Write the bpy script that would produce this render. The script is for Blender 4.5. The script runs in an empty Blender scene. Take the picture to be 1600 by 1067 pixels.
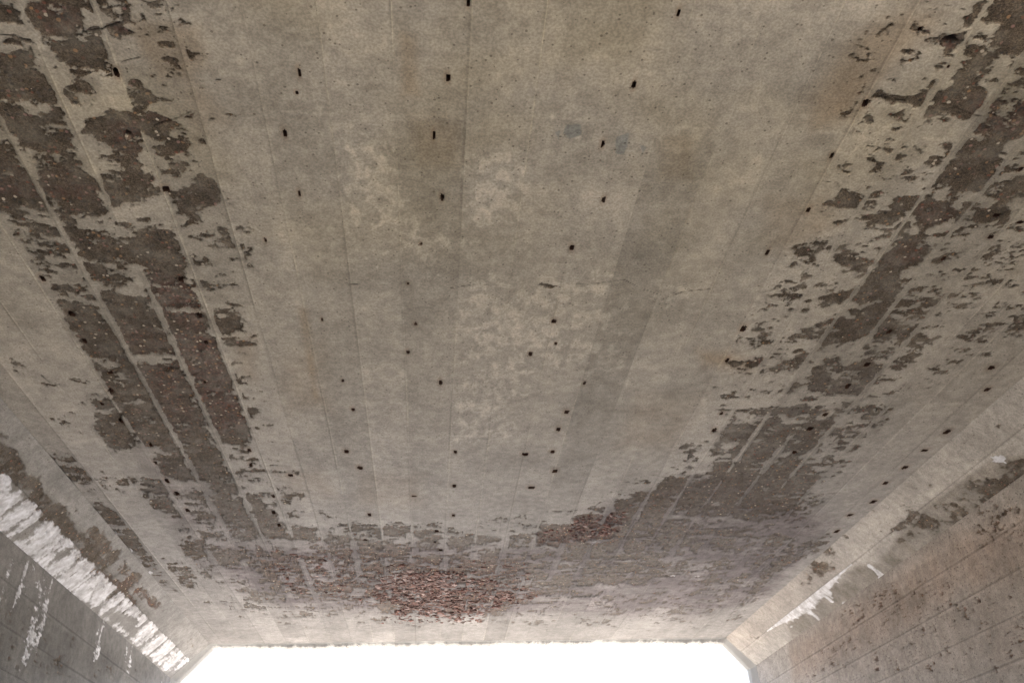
import bpy, math, random
import numpy as np
from mathutils import Matrix, Vector

random.seed(7)
rng = np.random.RandomState(11)
C = bpy.context.scene.collection

# ------------------------------------------------------------------ camera
F_PX, CX, CY = 1280.0, 800.0, 533.5            # focal length and centre, in pixels of a 1600 px wide frame
def nrm(v): return v / np.linalg.norm(v)
eY = nrm(np.array([667 - CX, 1405 - CY, F_PX]))        # the way the passage runs
eX = np.array([15057 - CX, 829 - CY, F_PX]); eX = nrm(eX - eX.dot(eY) * eY)
eZ = np.cross(eX, eY)
M3 = np.array([eX, eY, eZ])                    # camera axes (right, down, forward) -> world
EYE = np.array([0.0, 0.0, 1.6])
cam_d = bpy.data.cameras.new("camera"); cam = bpy.data.objects.new("camera", cam_d); C.objects.link(cam)
cam_d.sensor_width = 36.0; cam_d.lens = F_PX / 1600 * 36.0
cam_d.clip_start = 0.05; cam_d.clip_end = 5000
r_, d_, f_ = M3[:, 0], M3[:, 1], M3[:, 2]
cam.matrix_world = Matrix(((r_[0], -d_[0], -f_[0], EYE[0]), (r_[1], -d_[1], -f_[1], EYE[1]),
                           (r_[2], -d_[2], -f_[2], EYE[2]), (0, 0, 0, 1)))
bpy.context.scene.camera = cam

# ------------------------------------------------------------------ world, sun, exposure
SUN_EL, SUN_AZ = math.radians(58), math.radians(90)
w = bpy.data.worlds.new("World"); bpy.context.scene.world = w; w.use_nodes = True
nt = w.node_tree; nt.nodes.clear()
sky = nt.nodes.new("ShaderNodeTexSky"); sky.sky_type = 'NISHITA'; sky.sun_disc = False
sky.sun_elevation = SUN_EL; sky.sun_rotation = SUN_AZ; sky.dust_density = 3.0; sky.air_density = 1.0
bg = nt.nodes.new("ShaderNodeBackground"); bg.inputs[1].default_value = 0.12
wo = nt.nodes.new("ShaderNodeOutputWorld")
nt.links.new(sky.outputs[0], bg.inputs[0]); nt.links.new(bg.outputs[0], wo.inputs[0])
sd = bpy.data.lights.new("sun", 'SUN'); sd.energy = 3.5; sd.angle = math.radians(0.5); sd.color = (1, .95, .87)
so = bpy.data.objects.new("sun", sd); C.objects.link(so)
# sky texture: rotation 0 = sun at +Y, turning clockwise seen from above
sdir = Vector((math.sin(SUN_AZ) * math.cos(SUN_EL), math.cos(SUN_AZ) * math.cos(SUN_EL), math.sin(SUN_EL)))
so.rotation_euler = sdir.to_track_quat('Z', 'Y').to_euler()
so.location = (20, 0, 30)
vs_ = bpy.context.scene.view_settings
vs_.view_transform = 'Standard'; vs_.look = 'None'; vs_.gamma = 1; vs_.use_curve_mapping = False
vs_.exposure = 3.38
bpy.context.scene.cycles.max_bounces = 10; bpy.context.scene.cycles.diffuse_bounces = 7

# ------------------------------------------------------------------ small numeric helpers
def smooth(a, b, x):
    t = np.clip((x - a) / (b - a), 0, 1); return t * t * (3 - 2 * t)
def _h(ix, iy, seed):
    n = (ix.astype(np.int64) * 374761393 + iy.astype(np.int64) * 668265263 + seed * 1442695041) & 0xffffffff
    n = ((n ^ (n >> 13)) * 1274126177) & 0xffffffff
    n = ((n ^ (n >> 16)) * 2246822519) & 0xffffffff
    return ((n ^ (n >> 15)) & 0xffffff) / float(0xffffff)
def vnoise(x, y, seed=0):
    ix, iy = np.floor(x), np.floor(y); fx, fy = x - ix, y - iy
    fx = fx * fx * (3 - 2 * fx); fy = fy * fy * (3 - 2 * fy)
    a, b = _h(ix, iy, seed), _h(ix + 1, iy, seed); c, d = _h(ix, iy + 1, seed), _h(ix + 1, iy + 1, seed)
    return (a + (b - a) * fx) * (1 - fy) + (c + (d - c) * fx) * fy
def fbm(x, y, seed=0, oct=5, gain=.5, lac=2.03):
    s = 0; a = 1; t = 0
    for o in range(oct):
        ca, sa = math.cos(o * 1.3), math.sin(o * 1.3)
        s = s + a * vnoise(x * ca - y * sa + 17.3 * o, x * sa + y * ca - 9.1 * o, seed + o * 31); t += a
        a *= gain; x = x * lac; y = y * lac
    return s / t - .5

# ------------------------------------------------------------------ surfaces: each is a plane (u across, v = Y along the passage)
Zs = 3.6
def ray(px, py):
    return M3 @ np.array([(px - CX) / F_PX, (py - CY) / F_PX, 1.0])
class Surf:
    def __init__(s, O, U, N): s.O, s.U, s.N = np.array(O, float), nrm(np.array(U, float)), nrm(np.array(N, float))
    def at(s, px, py):
        d = ray(px, py); t = ((s.O - EYE) @ s.N) / (d @ s.N); p = EYE + t * d
        return (p - s.O) @ s.U, p[1]
    def scale(s, px, py):        # metres per pixel across and along
        a = s.at(px, py); b = s.at(px + 1, py); c = s.at(px, py + 1)
        return math.hypot(b[0] - a[0], (b[1] - a[1])), abs(c[1] - a[1]) + 1e-6
SOF = Surf((0, 0, Zs), (1, 0, 0), (0, 0, 1))
xl = SOF.at(667 - .850 * 480, 1405 - 480)[0]; xr = SOF.at(667 + 1.141 * 480, 1405 - 480)[0]
YP = SOF.at(730, 1001)[1]                         # the portal
dl, dr = .29, .255
HL = Surf((xl, 0, Zs), (-1, 0, -1), (1, 0, -1)); HR = Surf((xr, 0, Zs), (1, 0, -1), (-1, 0, -1))
WL = Surf((xl - dl, 0, Zs - dl), (0, 0, -1), (1, 0, 0)); WR = Surf((xr + dr, 0, Zs - dr), (0, 0, -1), (-1, 0, 0))
Y0 = -3.0
print("soffit x", xl, xr, "portal", YP)

# marks are noted as outlines read off at 4 px (A..H) or 2.963 px (Z, K, R) to the pixel
REG = {'A': (0, 0, 4), 'B': (0, 260, 4), 'C': (0, 520, 4), 'D': (150, 700, 4), 'E': (1200, 0, 4), 'F': (1200, 260, 4),
       'G': (1050, 500, 4), 'H': (900, 740, 4), 'Z': (530, 707, 2.963), 'K': (0, 707, 2.963), 'R': (1060, 707, 2.963),
       'P': (0, 0, 1)}
def pts(reg, L):
    ox, oy, k = REG[reg]; out = []
    for i in range(0, len(L), 2):
        x, y = ox + L[i] / k, oy + L[i + 1] / k
        if x < 2: x = -160
        if x > 1598: x = 1760
        if y < 2: y = -170
        out.append((x, y))
    return out
def poly_sd(P, x, y):
    inside = np.zeros(x.shape, bool); d2 = np.full(x.shape, 1e9); n = len(P)
    for i in range(n):
        ax, ay = P[i]; bx, by = P[(i + 1) % n]
        ex, ey = bx - ax, by - ay; wx, wy = x - ax, y - ay
        t = np.clip((wx * ex + wy * ey) / (ex * ex + ey * ey + 1e-12), 0, 1)
        d2 = np.minimum(d2, (wx - t * ex) ** 2 + (wy - t * ey) ** 2)
        c = (ay > y) != (by > y)
        with np.errstate(divide='ignore', invalid='ignore'):
            xi = ax + (y - ay) * ex / (ey if abs(ey) > 1e-12 else 1e-12)
        inside ^= (c & (x < xi))
    return np.where(inside, 1, -1) * np.sqrt(d2)
class Field:
    """value painted on a surface; outlines are converted to metres on that surface"""
    def __init__(s, surf, us, vs, step=2):
        s.surf = surf; s.us, s.vs = us, vs; s.ks = 1.0
        s.cu, s.cv = us[::step], vs[::step]
        if s.cu[-1] != us[-1]: s.cu = np.append(s.cu, us[-1])
        if s.cv[-1] != vs[-1]: s.cv = np.append(s.cv, vs[-1])
        s.a = np.zeros((len(s.cv), len(s.cu)))
    def _win(s, reg, L, softpx):
        P = pts(reg, L); cx = sum(min(max(p[0], 0), 1600) for p in P) / len(P); cy = sum(min(max(p[1], 0), 1060) for p in P) / len(P)
        mu, mv = s.surf.scale(cx, cy); k = mu / mv
        Q = [s.surf.at(*p) for p in P]; Q = [(q[0], q[1] * k) for q in Q]
        so = softpx * mu
        u0, u1 = min(q[0] for q in Q) - so * 1.5, max(q[0] for q in Q) + so * 1.5
        v0, v1 = (min(q[1] for q in Q) - so * 1.5) / k, (max(q[1] for q in Q) + so * 1.5) / k
        i0, i1 = np.searchsorted(s.cu, (u0, u1)); j0, j1 = np.searchsorted(s.cv, (v0, v1))
        if i1 <= i0 or j1 <= j0: return None
        uu, vv = np.meshgrid(s.cu[i0:i1], s.cv[j0:j1])
        return (slice(j0, j1), slice(i0, i1)), Q, uu, vv * k, so
    def add(s, reg, L, val=1.0, soft=6, mode='max'):
        soft = soft * s.ks
        W = s._win(reg, L, soft)
        if W is None: return
        sl, Q, x, y, so = W
        if len(Q) == 2 or mode == 'line': sdv = -seg_d(Q, x, y) + so * .3
        else: sdv = poly_sd(Q, x, y)
        m = val * smooth(-so, so, sdv); t = s.a[sl]
        if mode == 'cut': s.a[sl] = t * (1 - m)
        elif mode == 'sum': s.a[sl] = t + m
        else: s.a[sl] = np.maximum(t, m)
    def line(s, reg, L, val=1.0, rpx=2):
        W = s._win(reg, L, rpx * 2)
        if W is None: return
        sl, Q, x, y, so = W; r = so / 2
        s.a[sl] = np.maximum(s.a[sl], val * (1 - smooth(r * .3, r * 1.3, seg_d(Q, x, y))))
    def full(s):
        a = s.a
        iu = np.clip(np.searchsorted(s.cu, s.us) - 1, 0, len(s.cu) - 2); tu = (s.us - s.cu[iu]) / (s.cu[iu + 1] - s.cu[iu])
        iv = np.clip(np.searchsorted(s.cv, s.vs) - 1, 0, len(s.cv) - 2); tv = (s.vs - s.cv[iv]) / (s.cv[iv + 1] - s.cv[iv])
        b = a[:, iu] * (1 - tu) + a[:, iu + 1] * tu
        return b[iv] * (1 - tv)[:, None] + b[iv + 1] * tv[:, None]
def seg_d(Q, x, y):
    d2 = np.full(x.shape, 1e9)
    for (ax, ay), (bx, by) in zip(Q[:-1], Q[1:]):
        ex, ey = bx - ax, by - ay; wx, wy = x - ax, y - ay
        t = np.clip((wx * ex + wy * ey) / (ex * ex + ey * ey + 1e-12), 0, 1)
        d2 = np.minimum(d2, (wx - t * ex) ** 2 + (wy - t * ey) ** 2)
    return np.sqrt(d2)

# ------------------------------------------------------------------ materials
def new_mat(name):
    m = bpy.data.materials.new(name); m.use_nodes = True; t = m.node_tree; t.nodes.clear()
    o = t.nodes.new("ShaderNodeOutputMaterial"); p = t.nodes.new("ShaderNodeBsdfPrincipled")
    t.links.new(p.outputs[0], o.inputs[0]); return m, t, p
class NB:
    def __init__(s, t): s.t = t
    def n(s, ty, **kw):
        x = s.t.nodes.new(ty)
        for k, v in kw.items():
            if k.startswith('i_'): x.inputs[k[2:].replace('_', ' ')].default_value = v
            else: setattr(x, k, v)
        return x
    def l(s, a, b): s.t.links.new(a, b)
    def math(s, op, a, b=None, c=None, clamp=False):
        x = s.t.nodes.new("ShaderNodeMath"); x.operation = op; x.use_clamp = clamp
        for i, q in enumerate((a, b, c)):
            if q is None: continue
            if isinstance(q, (int, float)): x.inputs[i].default_value = q
            else: s.l(q, x.inputs[i])
        return x.outputs[0]
    def mix(s, f, a, b, bt='MIX'):
        x = s.t.nodes.new("ShaderNodeMix"); x.data_type = 'RGBA'; x.blend_type = bt
        for i, q in ((0, f), (6, a), (7, b)):
            if isinstance(q, (int, float)): x.inputs[i].default_value = q
            elif isinstance(q, tuple): x.inputs[i].default_value = (*q, 1)
            else: s.l(q, x.inputs[i])
        return x.outputs[2]
    def rng(s, v, a, b, c=0.0, d=1.0, kind='SMOOTHSTEP'):
        x = s.t.nodes.new("ShaderNodeMapRange"); x.interpolation_type = kind
        s.l(v, x.inputs[0])
        for i, q in enumerate((a, b, c, d)): x.inputs[i + 1].default_value = q
        return x.outputs[0]
    def attr(s, name):
        x = s.t.nodes.new("ShaderNodeAttribute"); x.attribute_name = name; return x
    def noise(s, vec, scale, detail=4, rough=.55, dist=0.0):
        x = s.t.nodes.new("ShaderNodeTexNoise"); s.l(vec, x.inputs['Vector'])
        x.inputs['Scale'].default_value = scale; x.inputs['Detail'].default_value = detail
        x.inputs['Roughness'].default_value = rough; x.inputs['Distortion'].default_value = dist
        return x.outputs[0]

def concrete(name, paste=(.350, .316, .277), core=(.118, .091, .067), specks=1.3, pit=.6):
    m, t, p = new_mat(name); b = NB(t)
    tc = b.n("ShaderNodeTexCoord").outputs['Object']
    L = b.attr("loss").outputs['Fac']; tint = b.attr("tint").outputs['Color']; wh = b.attr("lime").outputs['Fac']
    agg = b.attr("agg").outputs['Fac']
    nf = b.noise(tc, 130, 5, .65); nm = b.noise(tc, 26, 5, .6); nl = b.noise(tc, 5, 4, .6); ng = b.noise(tc, 420, 2, .6)
    e = b.math('MULTIPLY', b.math('SUBTRACT', nf, .5), .6)
    f = b.math('ADD', L, e); mask = b.math('MULTIPLY', b.rng(f, .41, .58), b.rng(b.noise(tc, 11, 5, .7), .34, .60, .62, 1.0))
    # paste
    v = b.math('MULTIPLY', b.rng(nl, .25, .75, .88, 1.12), b.rng(nm, .3, .7, .86, 1.14))
    v = b.math('MULTIPLY', v, b.rng(nf, .36, .64, .83, 1.17)); v = b.math('MULTIPLY', v, b.rng(ng, .2, .8, .93, 1.07))
    pc = b.mix(1.0, tint, paste, 'MULTIPLY')
    vc = b.n("ShaderNodeCombineXYZ"); [b.l(v, vc.inputs[i]) for i in range(3)]
    pc = b.mix(1.0, pc, vc.outputs[0], 'MULTIPLY')
    vo = b.n("ShaderNodeTexVoronoi", feature='F1'); b.l(tc, vo.inputs['Vector']); vo.inputs['Scale'].default_value = 75
    sep = b.n("ShaderNodeSeparateColor"); b.l(vo.outputs['Color'], sep.inputs[0])
    pr = b.rng(sep.outputs[0], .80, 1.0, 0.0, .33, 'LINEAR')
    pitm = b.math('LESS_THAN', vo.outputs['Distance'], pr)
    pitm = b.math('MULTIPLY', pitm, pit)
    pc = b.mix(pitm, pc, (.07, .055, .04))
    # core (paste lost, sand and stones showing)
    v2 = b.n("ShaderNodeTexVoronoi", feature='F1'); b.l(tc, v2.inputs['Vector']); v2.inputs['Scale'].default_value = 70
    s2 = b.n("ShaderNodeSeparateColor"); b.l(v2.outputs['Color'], s2.inputs[0])
    ramp = b.n("ShaderNodeValToRGB"); cr = ramp.color_ramp; cr.interpolation = 'CONSTANT'
    cols = [(0, (.075, .06, .048)), (.22, (.05, .042, .036)), (.42, (.10, .075, .058)), (.58, (.19, .085, .055)), (.70, (.085, .07, .06)),
            (.80, (.32, .19, .10)), (.88, (.29, .17, .14)), (.945, (.52, .44, .34))]
    cr.elements[0].color = (*cols[0][1], 1); cr.elements[1].position = cols[1][0]; cr.elements[1].color = (*cols[1][1], 1)
    for q, c in cols[2:]:
        x = cr.elements.new(q); x.color = (*c, 1)
    b.l(s2.outputs[0], ramp.inputs[0])
    stone = b.math('MULTIPLY', b.rng(v2.outputs['Distance'], .34, .5, 1, 0), b.rng(b.math('ADD', s2.outputs[1], b.math('MULTIPLY', agg, .55)), .75 - specks * .2, .8, 0, 1))
    grn = b.noise(tc, 190, 4, .75); gv = b.math('MULTIPLY', b.rng(grn, .38, .62, .42, 1.6, 'LINEAR'), b.rng(b.noise(tc, 17, 4, .65), .3, .7, .70, 1.25)); gc = b.n("ShaderNodeCombineXYZ"); [b.l(gv, gc.inputs[i]) for i in range(3)]
    cc = b.mix(1.0, b.mix(1.0, vc.outputs[0], core, 'MULTIPLY'), gc.outputs[0], 'MULTIPLY')
    cc = b.mix(1.0, cc, b.mix(.6, (1., 1., 1.), tint), 'MULTIPLY')
    pl = b.attr('pale_core').outputs['Fac']; cc = b.mix(b.math('MULTIPLY', pl, b.rng(nm, .25, .7, .35, 1)), cc, (.175, .155, .142))
    red = b.mix(b.math('MULTIPLY', agg, b.rng(nm, .3, .7, .1, .9)), cc, (.115, .058, .048))
    cc = b.mix(stone, red, ramp.outputs[0])
    dk = b.rng(b.noise(tc, 60, 3, .7), .60, .70, 0, .55); cc = b.mix(dk, cc, (.028, .022, .018))
    col = b.mix(mask, pc, cc)
    # rim of shade-coloured grime right at the broken edge is left to real relief; lime bloom on top
    wn = b.noise(tc, 45, 6, .7)
    wm = b.rng(b.math('ADD', wh, b.math('MULTIPLY', b.math('SUBTRACT', wn, .5), .7)), .36, .78)
    lc = b.mix(b.rng(b.noise(tc, 14, 5, .7), .35, .65), (.46, .45, .47), (.76, .76, .80))
    col = b.mix(b.math('MULTIPLY', wm, b.rng(b.noise(tc, 22, 5, .7), .35, .6, .62, .95)), col, lc)
    b.l(col, p.inputs['Base Color'])
    p.inputs['Roughness'].default_value = .93
    p.inputs['Specular IOR Level'].default_value = .25
    h = b.math('ADD', b.math('MULTIPLY', nf, .35), b.math('MULTIPLY', ng, .12))
    hc = b.math('ADD', b.math('MULTIPLY', b.noise(tc, 70, 5, .75), 1.5), b.math('MULTIPLY', stone, -.5))
    h = b.math('ADD', h, b.math('MULTIPLY', mask, b.math('ADD', hc, -1.6)))
    h = b.math('SUBTRACT', h, b.math('MULTIPLY', pitm, .8))
    bp = b.n("ShaderNodeBump"); bp.inputs['Strength'].default_value = .75; bp.inputs['Distance'].default_value = .0035
    b.l(h, bp.inputs['Height']); b.l(bp.outputs[0], p.inputs['Normal'])
    return m
M_SOF = concrete("board_marked_concrete")
M_WALL = concrete("pitted_wall_concrete", paste=(.31, .28, .25), core=(.13, .092, .066), specks=.7, pit=.75)
def plain(name, c, sc=20, var=.25, rough=.95):
    m, t, p = new_mat(name); b = NB(t); tc = b.n("ShaderNodeTexCoord").outputs['Object']
    n = b.noise(tc, sc, 6, .65); n2 = b.noise(tc, sc / 9, 3, .5)
    a = tuple(x * (1 - var) for x in c); d = tuple(x * (1 + var) for x in c)
    b.l(b.mix(b.math('MULTIPLY', b.math('ADD', n, n2), .5), a, d), p.inputs['Base Color']); p.inputs['Roughness'].default_value = rough
    bp = b.n("ShaderNodeBump"); bp.inputs['Strength'].default_value = .5; bp.inputs['Distance'].default_value = .01
    b.l(n, bp.inputs['Height']); b.l(bp.outputs[0], p.inputs['Normal']); return m
M_DIRT = plain("pale_dirt", (.37, .34, .295), 6)
M_BODY = plain("plain_concrete", (.3, .28, .25), 12)
M_RIM = plain("rim_concrete", (.36, .355, .35), 30, .18)
M_RUST = plain("rusty_steel", (.05, .022, .013), 300, .5)
def stone_mat():
    m, t, p = new_mat("broken_aggregate"); b = NB(t); tc = b.n("ShaderNodeTexCoord").outputs['Object']
    a = b.attr("tint").outputs['Color']; n = b.noise(tc, 120, 4, .6)
    x = b.rng(n, .25, .75, .75, 1.2); cx = b.n("ShaderNodeCombineXYZ"); [b.l(x, cx.inputs[i]) for i in range(3)]
    b.l(b.mix(1.0, a, cx.outputs[0], 'MULTIPLY'), p.inputs['Base Color']); p.inputs['Roughness'].default_value = .8
    return m
M_STONE = stone_mat()

# ------------------------------------------------------------------ building blocks
def thing(name, label, cat, loc=(0, 0, 0), group=None):
    o = bpy.data.objects.new(name, None); C.objects.link(o); o.location = loc
    o['label'] = label; o['category'] = cat
    if group: o['group'] = group
    return o
def mesh_obj(name, verts, faces, mat, parent=None, smooth_=False):
    me = bpy.data.meshes.new(name); me.from_pydata([tuple(v) for v in verts], [], faces); me.materials.append(mat); me.update()
    if smooth_: me.polygons.foreach_set('use_smooth', [True] * len(me.polygons))
    o = bpy.data.objects.new(name, me); C.objects.link(o); o.parent = parent; return o
def grid_obj(name, surf, us, vs, depth, attrs, mat, parent, keep=None, flip=False, endup=0.0, edge=None):
    """depth: how far each vertex sinks into the concrete, metres"""
    nu, nv = len(us), len(vs)
    uu, vv = np.meshgrid(us, vs)
    if edge is not None: vv = vv + edge
    P = surf.O[None, None, :] + uu[..., None] * surf.U + np.stack([0 * vv, vv, 0 * vv], -1)
    N_in = -surf.N if surf is not SOF else np.array([0, 0, 1.0])       # into the concrete
    P = P + depth[..., None] * N_in
    co = P.reshape(-1, 3).astype(np.float32)
    j, i = np.meshgrid(np.arange(nv - 1), np.arange(nu - 1), indexing='ij')
    a = (j * nu + i).ravel()
    q = np.stack([a, a + 1, a + nu + 1, a + nu], 1)
    if flip: q = q[:, ::-1]
    if keep is not None: q = q[keep[:-1, :-1].ravel()]
    me = bpy.data.meshes.new(name); me.vertices.add(len(co)); me.vertices.foreach_set('co', co.ravel())
    me.loops.add(q.size); me.loops.foreach_set('vertex_index', q.ravel().astype(np.int32))
    me.polygons.add(len(q)); me.polygons.foreach_set('loop_start', (np.arange(len(q)) * 4).astype(np.int32))
    me.update(calc_edges=True); me.polygons.foreach_set('use_smooth', np.ones(len(q), bool))
    for k, A in attrs.items():
        if A.ndim == 2:
            at = me.attributes.new(k, 'FLOAT', 'POINT'); at.data.foreach_set('value', A.ravel().astype(np.float32))
        else:
            at = me.attributes.new(k, 'FLOAT_COLOR', 'POINT')
            B = np.concatenate([A, np.ones(A.shape[:2] + (1,))], -1); at.data.foreach_set('color', B.ravel().astype(np.float32))
    me.materials.append(mat); me.validate()
    o = bpy.data.objects.new(name, me); C.objects.link(o); o.parent = parent
    return o

def rows(surf, u, top_px=None, n=1250):
    """rows along the passage, closer together near the eye"""
    y = np.linspace(0, 1, n)
    inv0, inv1 = 1 / 1.55, 1 / (YP + 1.35)
    v = 1 / (inv0 + (inv1 - inv0) * y) - 1.35
    back = np.arange(Y0, v[0] - .012, .03)
    return np.concatenate([back, v])

UP = thing('concrete_underpass', 'weathered board-marked concrete underpass with flaking soffit, open to bright white sky', 'underpass')

# ------------------------------------------------------------------ soffit
slopes = [-.795, -.713, -.631, -.547, -.456, -.372, -.29, -.207, -.123, -.04, .051, .1345, .219, .2985, .3825, .466, .548, .627, .706,
          .787, .862, .937, 1.01, 1.085]
JU = np.array([SOF.at(667 + s * 605, 800)[0] for s in slopes])
us = np.arange(xl, xr, .0042)
ex = np.concatenate([JU + d for d in (-.006, -.0035, -.0018, 0, .0018, .0035, .006)])
us = us[np.min(np.abs(us[:, None] - JU[None, :]), 1) > .0075]
us = np.sort(np.concatenate([us, ex, [xr]])); us = us[(us >= xl) & (us <= xr)]
vs = rows(SOF, 0)
U, V = np.meshgrid(us, vs)

D = Field(SOF, us, vs); D.ks = 2.1
A = D.add
# left band
A('A', [0,0, 60,0, 100,110, 160,160, 90,140, 0,130]); A('A', [180,0, 440,0, 500,60, 520,170, 540,190, 460,220, 470,260, 300,250, 250,180, 200,190, 170,100])
A('A', [480,200, 700,150, 880,210, 740,250, 690,240, 640,190], 1, 4); A('A', [775,40, 805,40, 820,150, 760,150], .9, 4)
A('A', [270,260, 420,240, 500,340, 600,260, 670,290, 690,410, 560,410, 480,370, 380,370]); A('A', [0,190, 200,260, 150,290, 40,280, 0,260], .7)
A('A', [0,310, 100,330, 200,300, 210,400, 300,500, 340,640, 260,640, 200,590, 60,600, 0,590])
A('A', [420,400, 560,470, 650,530, 700,570, 700,600, 520,630, 400,610, 380,540, 480,540, 420,470], .75)
A('A', [790,500, 860,490, 980,610, 940,650, 850,660, 880,710, 850,710, 800,590], 1, 4)
A('A', [0,680, 150,680, 200,740, 380,690, 430,790, 470,840, 480,900, 400,960, 240,960, 150,900, 60,800, 0,730], .9)
A('A', [680,710, 800,710, 840,800, 880,880, 880,1010, 780,1030, 700,960, 660,880, 520,830, 560,740, 660,760])
A('A', [0,880, 70,880, 130,1000, 160,1067, 0,1067], .9); A('A', [230,960, 400,960, 520,990, 560,1067, 220,1067], .9)
A('A', [880,740, 1000,720, 1220,680, 1220,740, 1000,830, 1130,900, 960,910, 900,850], .5); A('A', [760,100, 1050,140, 1060,200, 1100,400, 900,400, 760,400, 850,260], .28)
A('A', [1230,850, 1290,870, 1285,910, 1240,900], .9, 3); A('A', [1280,700, 1520,720, 1500,800, 1290,770], .33); A('A', [1150,300, 1420,380, 1300,400, 1180,360], .3)
A('A', [1350,490, 1430,500, 1430,515, 1350,505], .7, 3); A('A', [890,460, 980,460, 970,490, 900,490], .6, 3)
A('B', [0,0, 170,0, 230,100, 260,160, 300,220, 320,290, 220,250, 120,330, 40,290, 0,260]); A('B', [210,0, 520,0, 610,110, 600,190, 660,250, 660,300, 500,310, 400,290, 300,220, 250,100], .88)
A('B', [620,20, 850,20, 960,80, 880,180, 860,220, 740,240, 680,210, 620,110]); A('B', [880,160, 990,150, 990,220, 900,230], .5, 4)
A('B', [1050,160, 1180,120, 1250,40, 1330,100, 1390,190, 1300,270, 1240,330, 1120,290, 1070,220], .9, 4); A('B', [1390,200, 1480,220, 1470,260, 1400,220], .8, 3)
A('B', [390,340, 460,350, 450,400, 640,430, 780,500, 820,610, 700,600, 560,570, 480,500, 420,420])
A('B', [780,370, 1010,360, 1100,450, 1160,600, 1160,720, 1240,820, 1250,900, 1130,900, 950,870, 860,600, 830,470, 850,430])
A('B', [520,600, 820,600, 840,720, 660,780, 600,720, 560,680], .62); A('B', [620,760, 900,830, 960,920, 1040,1067, 760,1067, 650,890], .7)
A('B', [1050,900, 1260,930, 1320,1067, 1040,1067, 950,900]); A('B', [360,840, 580,870, 660,930, 740,1067, 440,1067, 400,960], .95)
A('B', [110,470, 430,470, 480,640, 560,720, 620,860, 400,820, 250,700, 180,600], .38)
A('B', [1330,330, 1420,370, 1460,500, 1400,480], .6, 4); A('B', [1160,560, 1450,590, 1300,680, 1200,640], .42); A('B', [1200,690, 1520,740, 1500,770, 1300,790, 1220,760], .6, 4)
A('B', [1300,960, 1480,960, 1560,1040, 1350,1050], .66, 4); A('B', [40,330, 220,300, 200,400, 60,360], .5); A('B', [1400,300, 1600,330, 1600,640, 1500,640], .22)
A('C', [450,0, 720,0, 800,150, 860,230, 960,430, 1100,700, 900,740, 700,730, 560,600, 600,520, 730,480, 680,400, 620,270, 540,150])
A('C', [750,0, 1030,0, 1100,150, 830,150]); A('C', [850,200, 1100,170, 1160,280, 1220,440, 1250,500, 1330,640, 1380,740, 1260,740, 1130,700, 1000,490, 900,300])
A('C', [1040,0, 1310,0, 1400,200, 1450,340, 1520,540, 1590,600, 1530,700, 1380,700, 1310,560, 1230,440, 1130,200])
A('C', [540,390, 660,400, 720,470, 600,500], .85, 5); A('C', [570,510, 740,500, 800,620, 700,660, 600,600], .7)
A('C', [1440,250, 1560,400, 1500,420], .45); A('C', [1540,480, 1600,470, 1600,520, 1560,530], .8, 3); A('C', [930,750, 1130,760, 1230,930, 1060,920, 1000,860], .85, 5)
A('C', [280,770, 450,770, 520,850, 700,900, 600,900, 560,1000, 420,900, 370,880], .62); A('C', [1150,720, 1270,740, 1500,960, 1480,1067, 1330,1000, 1240,900], .75)
A('C', [1500,620, 1610,640, 1580,740, 1520,800, 1440,740], .5); A('C', [880,960, 1040,960, 1100,1067, 900,1067], .6); A('C', [1070,980, 1250,980, 1290,1067, 1100,1067], .6)
A('C', [60,160, 140,180, 120,270, 370,330, 290,330, 80,250], .42, 5); A('C', [370,270, 600,300, 540,340, 420,290], .38, 5); A('C', [440,460, 560,420, 560,640, 300,600, 300,540], .36)
A('C', [670,170, 740,180, 720,220, 670,200], .75, 3, 'cut'); A('C', [720,300, 830,290, 810,350, 740,350], .6, 4, 'cut'); A('C', [1060,330, 1180,330, 1110,370], .6, 4, 'cut')
A('C', [1240,500, 1330,580, 1340,680, 1400,750, 1290,750, 1290,620], .75, 4, 'cut'); A('C', [820,140, 1100,150, 1100,180, 900,200, 840,200], .95, 4, 'cut')
# lower left
A('D', [560,0, 760,0, 880,230, 980,480, 1020,580, 850,590, 800,480, 700,250], .95); A('D', [880,230, 1020,300, 1100,400, 1150,470, 1210,560, 1020,590, 960,450, 900,320], .88)
A('D', [330,0, 530,0, 640,210, 560,210, 410,150]); A('D', [300,200, 400,200, 470,340, 540,430, 420,420, 310,340, 270,270], .75, 5); A('D', [460,260, 680,260, 720,340, 500,320], .72, 4)
A('D', [560,400, 740,380, 780,470, 640,460], .75, 4); A('D', [640,510, 800,500, 850,580, 660,570], .7, 4)
A('D', [510,600, 640,590, 900,640, 1050,650, 1600,620, 1600,700, 1300,740, 1600,790, 1600,960, 1150,950, 1000,800, 940,760, 760,740, 620,720, 560,650], .85)
A('D', [430,700, 560,720, 650,860, 520,860], .8, 4); A('D', [640,760, 780,760, 760,830, 680,820], .8, 4); A('D', [870,850, 1000,850, 1060,970, 900,930], .75, 4); A('D', [620,950, 1050,980, 1050,1000, 640,990], .6, 4)
A('D', [1210,520, 1380,490, 1410,590, 1220,580], .85, 4); A('D', [880,110, 1260,135, 1250,165, 900,165], .6, 4); A('D', [880,260, 1290,290, 1280,310, 920,320], .6, 4)
A('D', [1180,400, 1300,400, 1290,440, 1190,440], .6, 3); A('D', [1400,400, 1520,420, 1400,440], .5, 3); A('D', [1420,510, 1600,560, 1600,620, 1420,600], .75, 4)
A('D', [0,330, 130,400, 230,520, 330,650, 420,800, 520,900, 400,860, 200,650, 90,520, 0,400], .78, 5); A('D', [1130,790, 1260,790, 1250,825, 1140,825], .95, 3, 'cut')
A('D', [0,80, 290,200, 200,300, 0,250], .3); A('D', [120,330, 400,350, 260,380], .4, 4)
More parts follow.
